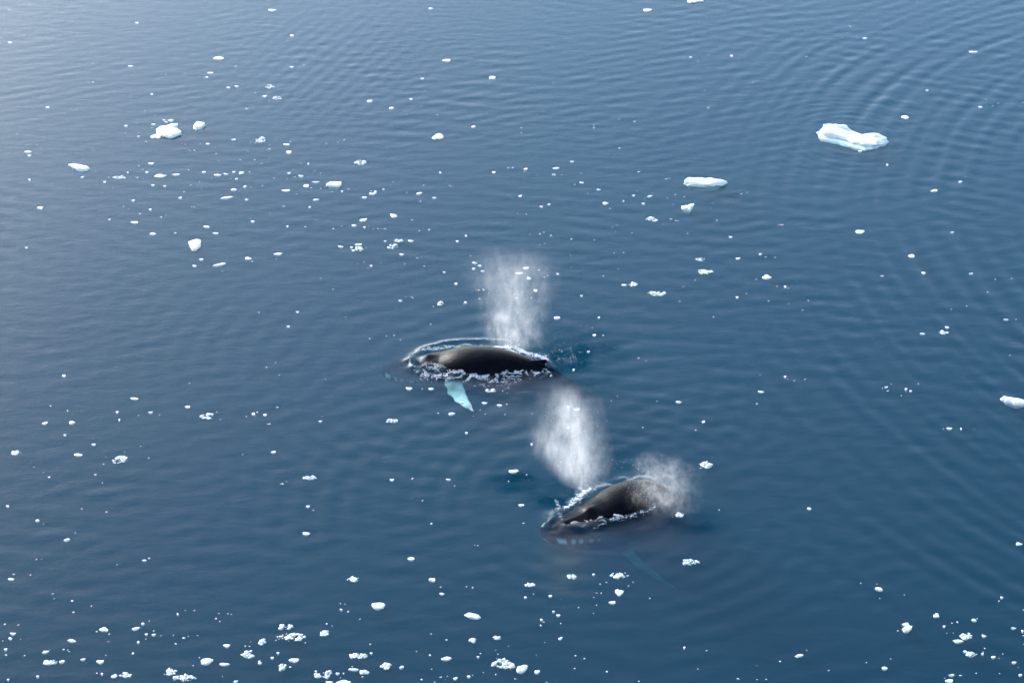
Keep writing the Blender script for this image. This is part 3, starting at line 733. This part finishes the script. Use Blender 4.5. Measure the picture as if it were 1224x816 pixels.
# how the pieces that stand out are called: (short reference, full label)
MARKS = {
'slab': ('the upper left slab', 'short white slab of ice above and right of the notched floe'),
'notched': ('the notched floe', 'jagged white ice floe with a dark notch in its right side'),
'lobe': ('the lobe of the notched floe', 'rounded white ice lump touching the left end of the notched floe'),
'block': ('the blocky chunk', 'blocky white ice chunk just right of the notched floe'),
'wedge': ('the left wedge floe', 'flat wedge shaped white floe below the notched floe near left edge'),
'topflat': ('the flat top cake', 'flat white cake of ice near top centre, left of a round one'),
'topround': ('the round top cake', 'rounded white cake of ice near top centre, right of a flat one'),
'hut': ('the peaked chunk', 'peaked white ice chunk at upper centre below two cakes of ice'),
'topedge': ('the floe on the top edge', 'white floe cut off by the top edge of the picture'),
'topoval': ('the top oval', 'oval flat white ice piece left of the floe on the top edge'),
'topright': ('the top right sliver', 'thin white sliver of ice near the top right corner'),
'bergmate': ('the small bit beside the berg', 'small rounded ice chunk just right of and above the big berg piece'),
'berg': ('the big berg piece', 'largest white berg piece with a saddle and pale submerged foot'),
'boat': ('the boat shaped piece', 'boat shaped white ice piece right of the left wedge floe'),
'slipper': ('the slipper shaped piece', 'slipper shaped white ice piece slanting up to the right at upper left'),
'leftoval': ('the left oval', 'oval white ice piece alone near the left edge, upper half'),
'bar': ('the left bar', 'short flat bar of white ice above a small pointed piece at left'),
'tooth': ('the tooth shaped chunk', 'tall tooth shaped white ice chunk standing alone left of centre'),
'blade': ('the slanting blade', 'thin slanting blade of white ice below the tooth shaped chunk'),
'loaf': ('the loaf shaped floe', 'loaf shaped white floe at upper left of centre'),
'egg': ('the upper egg', 'egg shaped white ice chunk right of the loaf shaped floe'),
'cube': ('the cube like chunk', 'cube like white ice chunk with raised corner, right of a bean shaped one'),
'bean': ('the bean shaped chunk', 'bean shaped white ice chunk left of the cube like chunk'),
'lens': ('the lens shaped floe', 'small lens shaped white floe right of and below the tooth shaped chunk'),
'pill': ('the pill shaped chunk', 'small pill shaped ice chunk left of the long flat floe'),
'longfloe': ('the long flat floe', 'long flat white floe left of and below the big berg piece'),
'bird': ('the bird shaped chunk', 'bird shaped white ice chunk just below the long flat floe'),
'nugget': ('the right nugget', 'white ice nugget right of the blow of the farther whale'),
'saucer': ('the saucer shaped piece', 'saucer shaped ice piece below the big berg piece near right edge'),
'dome': ('the domed chunk', 'domed white ice chunk straight below the big berg piece'),
'thumb': ('the thumb shaped chunk', 'thumb shaped white ice chunk right of and below the domed chunk'),
'loner': ('the left loner', 'single small white ice lump in open water at left, level with the farther whale'),
'fish': ('the fish shaped sliver', 'fish shaped white ice sliver in open water left of the farther whale'),
'pebble': ('the pebble shaped chunk', 'pebble shaped white ice chunk, right one of a pair at left'),
'lozenge': ('the lozenge shaped piece', 'lozenge shaped white ice piece below the pebble pair at left'),
'hattip': ('the piece under the head', 'low pointed ice piece in front of the farther whale below its head'),
'lump': ('the lump left of the blow', 'flat white ice lump left of the foot of the nearer whale blow'),
'rightfloe': ('the right edge floe', 'white floe cut off by the right edge of the picture, mid height'),
'comma': ('the comma shaped piece', 'comma shaped white ice piece in open water at lower left'),
'edgeflat': ('the low left flat', 'low flat ice piece near the left edge at lower left'),
'bowl': ('the bowl shaped chunk', 'bowl shaped white ice chunk at lower left beside a slanting stick'),
'stick': ('the slanting stick', 'slanting stick of ice right of the bowl shaped chunk at lower left'),
'cup': ('the cup shaped chunk', 'cup shaped white ice chunk below the bowl shaped chunk'),
'axe': ('the axe head chunk', 'axe head shaped white ice chunk near the bottom at left'),
'shoe': ('the shoe shaped chunk', 'shoe shaped white ice chunk at lower centre left of the nearer whale'),
'seed': ('the seed shaped chunk', 'seed shaped ice chunk below and right of the shoe shaped chunk'),
'boulder': ('the boulder like chunk', 'boulder like white ice chunk at lower centre, left of the tongue shaped floe'),
'tongue': ('the tongue shaped floe', 'tongue shaped white floe at lower centre, right of the boulder like chunk'),
'bottomedge': ('the floe on the bottom edge', 'white floe cut off by the bottom edge left of centre'),
'mound': ('the bottom mound', 'lumpy white mound of ice near the bottom edge at centre'),
'fist': ('the fist shaped chunk', 'fist shaped white ice chunk near the bottom edge, right of centre'),
'heart': ('the heart shaped chunk', 'heart shaped white ice chunk below the nearer whale'),
'chip': ('the lower chip', 'small slanted ice chip above the fist shaped chunk'),
'lonespeck': ('the lone lower speck', 'lone small speck of ice in open water at lower right of centre'),
'edgecurl': ('the curl on the right edge', 'curled white ice piece at the right edge, lower half'),
'potato': ('the potato shaped chunk', 'potato shaped ice chunk at lower right standing clear of the rest'),
'knob': ('the knob of ice', 'rounded knob of white ice left of the scatter at lower right'),
'snowball': ('the snowball pair', 'lower and larger chunk of the touching pair at lower right'),
'paddle': ('the paddle shaped floe', 'paddle shaped flat floe under a slush patch at lower right'),
'dart': ('the dart shaped sliver', 'dart shaped white sliver alone near the bottom right of centre'),
'button': ('the button shaped chunk', 'button shaped white chunk near the bottom below the touching pair'),
'cornerpiece': ('the bottom right floe', 'white floe cut near the bottom edge in the right corner scatter'),
}

# outlines of the larger pieces, as seen on the water (photograph pixels round the middle), with height in metres
SHAPES = {
'berg': None,
}

def chunk_mesh(name, outline, h, seed, mat, foot=.8, foot_shift=(0, 0), depth=None, peak=None, lumpy=.35):
    """a piece of floating ice from its waterline outline (n,2) about its middle: steep sides, uneven top, a foot under water"""
    r = np.random.default_rng(seed)
    out = np.asarray(outline, float)
    n = len(out)
    depth = depth or max(.12, h * 1.6)
    rad = np.hypot(out[:, 0], out[:, 1]).mean()
    levels = [(.45 * foot, -depth), (.85 * foot, -depth * .75), (foot, -depth * .3), (1.0, -.02), (1.02, h * .3), (.99, h * .62), (.9, h * .85), (.68, h * .98), (.35, h)]
    rings = []
    for sc, z in levels:
        jit = 1 + r.normal(0, .06, n)
        p = out * (sc * jit)[:, None]
        zz = np.full(n, z)
        if z < -.03: p = p + np.array(foot_shift) * min(1, -z / (depth * .5))
        if z > 0:
            u = vnoise2(p[:, 0] / rad * 1.7 + seed, p[:, 1] / rad * 1.7, seed) * .7 + vnoise2(p[:, 0] / rad * 4.1, p[:, 1] / rad * 4.1 + seed, seed + 1) * .3
            k = 1 + lumpy * u * min(1, z / h)
            if peak: k = k * peak(p[:, 0], p[:, 1])
            zz = z * np.maximum(k, .12)
        rings.append(np.column_stack([p, zz]))
    V, F = loft(np.array(rings))
    return mesh_from(name, V, F, mat, smooth=False)

def blob_outline(w, d, seed, n=13, rough=.36):
    r = np.random.default_rng(seed)
    a = np.linspace(0, 2 * math.pi, n, endpoint=False) + r.uniform(-.15, .15, n)
    k = 1 + rough * (.6 * np.sin(2 * a + r.uniform(0, 6)) * r.uniform(.2, 1) + .5 * np.sin(3 * a + r.uniform(0, 6)) * r.uniform(.3, 1)) + r.normal(0, rough * .35, n)
    p = np.stack([np.cos(a) * k, np.sin(a) * k], 1)
    p -= (p.max(0) + p.min(0)) / 2
    p /= (p.max(0) - p.min(0)) / 2
    return p * np.array([w / 2, d / 2])

pieces = []
for (cx, cy_), txt in TILES.items():
    for it in txt.split():
        f = it.split(',')
        x, y, w, h = [float(q) for q in f[:4]]
        pieces.append(dict(px=cx * 306 + x / 4, py=cy_ * 204 + y / 4, w=w / 4, h=h / 4, k=f[4] if len(f) > 4 else 's', mark=f[5] if len(f) > 5 else None))
solids = sorted([p for p in pieces if p['k'] == 's'], key=lambda p: -p['w'] * p['h'])
rest = [p for p in pieces if p['k'] == 'f'] + [p for p in solids[295:] if not p['mark']]
solids = [p for i, p in enumerate(solids) if i < 295 or p['mark']]
slush = [p for p in pieces if p['k'] == 'b']

# labels from what stands near each piece
DIRS = ['right of', 'upper right of', 'above', 'upper left of', 'left of', 'lower left of', 'below', 'lower right of']
ORD = ['nearest', 'second', 'third', 'fourth', 'fifth', 'sixth', 'seventh', 'eighth', 'ninth', 'tenth', 'eleventh', 'twelfth']
marks = [p for p in solids if p['mark']]
def sector(p, m):
    return int(round(math.atan2(m['py'] - p['py'], p['px'] - m['px']) / (math.pi / 4))) % 8
def place(p, among, m):
    d = sector(p, m); dist = math.hypot(p['px'] - m['px'], p['py'] - m['py'])
    rank = sum(1 for q in among if q is not p and q is not m and sector(q, m) == d and math.hypot(q['px'] - m['px'], q['py'] - m['py']) < dist)
    return rank, d
def relate(p, among):
    best = None
    for m in sorted(marks, key=lambda m: math.hypot(p['px'] - m['px'], p['py'] - m['py']))[:4]:
        if m is p: continue
        rank, d = place(p, among, m)
        sc = rank + .012 * math.hypot(p['px'] - m['px'], p['py'] - m['py'])
        if best is None or sc < best[0]: best = (sc, rank, d, m)
    return best[1:]
for p in solids:
    if p['mark']:
        p['label'] = MARKS[p['mark']][1]; continue
    rank, d, m = relate(p, solids)
    ar = p['w'] / p['h']
    look = ('small' if p['w'] * p['h'] > 18 else 'tiny') + (' slim' if ar > 3 else ' rounded' if ar < 1.8 else '')
    p['label'] = f"{look} white ice piece, {ORD[min(rank, 11)]} one {DIRS[d]} {MARKS[m['mark']][0]}"
for p in slush:
    rank, d, m = relate(p, slush)
    p['label'] = f"lacy patch of white slush, {ORD[min(rank, 11)]} one {DIRS[d]} {MARKS[m['mark']][0]}"

# hand-drawn waterline outlines of the big pieces: photograph pixels (x, y) on the water, clockwise from the left
BIG = {
'berg': ([(979, 155), (984, 150), (992, 151), (1000, 152), (1008, 151), (1014, 155), (1022, 158), (1030, 161), (1040, 163), (1048, 162), (1055, 164), (1059, 168), (1054, 171), (1044, 173.5), (1034, 174), (1025, 172), (1013, 167), (1000, 163.5), (988, 161), (981, 158.5)], .46),
'notched': ([(187, 156), (192, 152.5), (199, 151), (206, 148.5), (213, 148), (212, 151.5), (208, 152.5), (207, 154), (213, 155), (217, 160), (212, 163), (205, 165), (197, 164.5), (192, 162.5), (189, 159)], .22),
'block': ([(232, 153), (233, 149), (237, 146.5), (241, 147), (245, 147.5), (246, 150), (243, 152.5), (239, 154.5), (235, 155.5)], .2),
'wedge': ([(82.5, 197), (88, 196.5), (97, 197.5), (104, 199), (107, 201), (105, 203.5), (99, 204.5), (93, 204), (88, 201)], .16),
'longfloe': ([(817, 219), (822, 214.5), (829, 213.5), (838, 213.5), (848, 214.2), (855, 216), (862, 217), (868, 217.5), (868.5, 219.5), (863, 222), (852, 223), (840, 223.3), (828, 222.5), (822, 221)], .3),
'bird': ([(814, 248), (818, 247), (822, 248), (825, 245), (829, 244), (828, 247), (826, 250), (825, 253), (821, 251.5), (816, 250.5)], .2),
'tooth': ([(226, 290), (230, 287.5), (235, 286.5), (240.5, 287), (240.5, 291), (239, 295), (236, 299.5), (230, 299.5), (227.5, 296)], .14),
'rightfloe': ([(1196, 477.5), (1199, 474.5), (1204, 475.5), (1211, 477), (1218, 479), (1226, 481), (1228, 484), (1220, 485.5), (1212, 485), (1204, 482), (1200, 479.5)], .2),
'heart': ([(735.5, 705.5), (738, 704.5), (740.5, 705.8), (743, 704.8), (745, 706), (744, 709), (741, 712), (739, 711.5), (736.5, 709)], .08),
'tongue': ([(556, 734), (560, 732), (566, 733), (572, 735), (574.5, 737.5), (572, 739.5), (566, 738.8), (560, 737.5)], .09),
'boulder': ([(444.5, 723), (447, 720.5), (453, 720), (459.5, 720.5), (459, 724.5), (456, 727.5), (450, 728), (446, 726)], .09),
'loaf': ([(390.5, 221), (394, 218.5), (401, 218), (408, 218.5), (408.5, 221.5), (405, 223.8), (398, 224), (393, 223)], .2),
'axe': ([(240.5, 790), (243, 787), (249, 786.5), (255, 787.5), (252, 791), (247, 794), (241.5, 793.5)], .09),
'fist': ([(617, 801), (618.5, 797), (623, 796.5), (626, 795), (631, 795.5), (630, 798.5), (627.5, 801), (624, 804), (618.5, 803.5)], .11),
'snowball': ([(1078, 752), (1081, 749.5), (1086, 748), (1090, 748.5), (1089, 752), (1086, 755), (1080.5, 755)], .1),
}
def berg_peak(c):
    a, b, e = gpx(990, 154) - c, gpx(1048, 165) - c, gpx(1009, 155) - c
    def f(x, y):
        g = lambda p, w: np.exp(-((x - p[0]) ** 2 + (y - p[1]) ** 2) / w ** 2)
        return .4 + .62 * g(a, 1.3) + .42 * g(b, .6) + .5 * g(e, .6)
    return f

for i, p in enumerate(solids):
    sc, sn = local_scale(p['px'], p['py'])
    cs = math.sqrt(1 - sn * sn)
    if p['mark'] in BIG:
        o_px, h = BIG[p['mark']]
        g = np.array([gpx(*q) for q in o_px])
        lift = h * .55 * cs / sn                     # the top hides a little water behind it: draw the outline in
        g[:, 1] -= lift * (g[:, 1] - g[:, 1].min()) / max(1e-6, np.ptp(g[:, 1])) * .8
        c = (g.max(0) + g.min(0)) / 2
        kw = {}
        if p['mark'] == 'berg':
            kw = dict(foot=1.03, foot_shift=(-.4, -.6), depth=.3, peak=berg_peak(c), lumpy=.25)
        # refine the outline
        m = len(g); gg = []
        for a in range(m):
            gg.append(g[a]); gg.append((g[a] + g[(a + 1) % m]) / 2 + np.random.default_rng(i * 50 + a).normal(0, .02, 2))
        me = chunk_mesh('ice', np.array(gg) - c, h, 300 + i, ICE, **kw)
        name = 'ice_floe' if p['mark'] != 'berg' else 'berg_piece'
    else:
        w = max(.1, (p['w'] - 1.7) / sc)
        hh = max(.05, (p['h'] - 1.0) / sc)
        h = min(.17 * hh / cs, .3)
        d = min(max(.1, (hh - h * cs) / sn), w * 1.4)
        c = gpx(p['px'], p['py'] + .5 * h * cs * sc)
        ol = blob_outline(w, d, 900 + i, n=14 if w > .5 else 8, rough=.36 if w > .5 else .5)
        if p['mark'] in ('slipper', 'blade', 'stick', 'chip', 'egg', 'comma', 'axe'):
            t = ol[:, 0] / (w / 2); ol[:, 1] = ol[:, 1] * .6 + t * d * .3
        q = np.random.default_rng(7000 + i).uniform()
        sunk = not p['mark'] and q < .38                 # worn pieces lie awash and look greyer
        me = chunk_mesh('ice', ol, h * (.6 if sunk else 1), 900 + i, WET_ICE if sunk else ICE)
        name = 'ice_chunk' if p['w'] * p['h'] > 24 else 'ice_piece'
    z = sea_z(c[0], c[1])
    p['top'] = h
    link(name, me, p['label'], 'ice', 'pieces of ice adrift on the sea', loc=(c[0], c[1], z))

# slush: lumps just awash, thickest in the middle of each patch
for i, p in enumerate(slush):
    r = np.random.default_rng(4000 + i)
    sc, sn = local_scale(p['px'], p['py'])
    w, d = p['w'] / sc, p['h'] / sc / sn
    cnt = int(min(260, 34 + 90 * w * d))
    q = []
    while len(q) < cnt:
        a, b = r.uniform(-1, 1, 2)
        if a * a + b * b > 1: continue
        v = vnoise2(np.array([a * w * 2.2 + i * 7]), np.array([b * d * 1.6]), 600 + i)[0]
        if v < -.05 + .25 * (a * a + b * b): 
            if r.uniform() > .12: continue
        q.append((a * w / 2, b * d / 2))
    q = np.array(q)
    c = gpx(p['px'], p['py'])
    pts = np.column_stack([q, r.uniform(-.02, .02, cnt)])
    sz = np.clip(r.lognormal(-3.1, .5, cnt), .018, .12)
    me = lumps('slush_patch', pts, sz, .3, SLUSH, 4100 + i)
    link('slush_patch', me, p['label'], 'slush', 'patches of slush on the sea', kind='stuff', loc=(c[0], c[1], sea_z(*c)))

# the uncountable flecks between them
P, S, A = [], [], []
r = np.random.default_rng(77)
for p in rest:
    sc, sn = local_scale(p['px'], p['py'])
    w, d = max(.08, (p['w'] - .5) / sc), max(.08, (p['h'] - .3) / sc / sn * .7)
    c = gpx(p['px'], p['py'])
    for k in range(max(1, int(w / .13))):
        x, y = c[0] + r.uniform(-.42, .42) * w, c[1] + r.uniform(-.4, .4) * d
        s = r.uniform(.03, .062)
        P.append((x, y, sea_z(x, y) + r.uniform(-.01, .02))); S.append(s)
for _ in range(260):                                  # crumbs below the size one can count
    q = pieces[r.integers(len(pieces))]
    g = gpx(q['px'] + r.normal(0, 14), q['py'] + r.normal(0, 7))
    P.append((g[0], g[1], sea_z(*g) + r.uniform(-.006, .008))); S.append(r.uniform(.018, .045))
link('ice_flecks', lumps('ice_flecks', np.array(P), np.array(S), .35, FLECK, 78), 'fine flecks of ice scattered between the larger pieces', 'ice', kind='stuff')
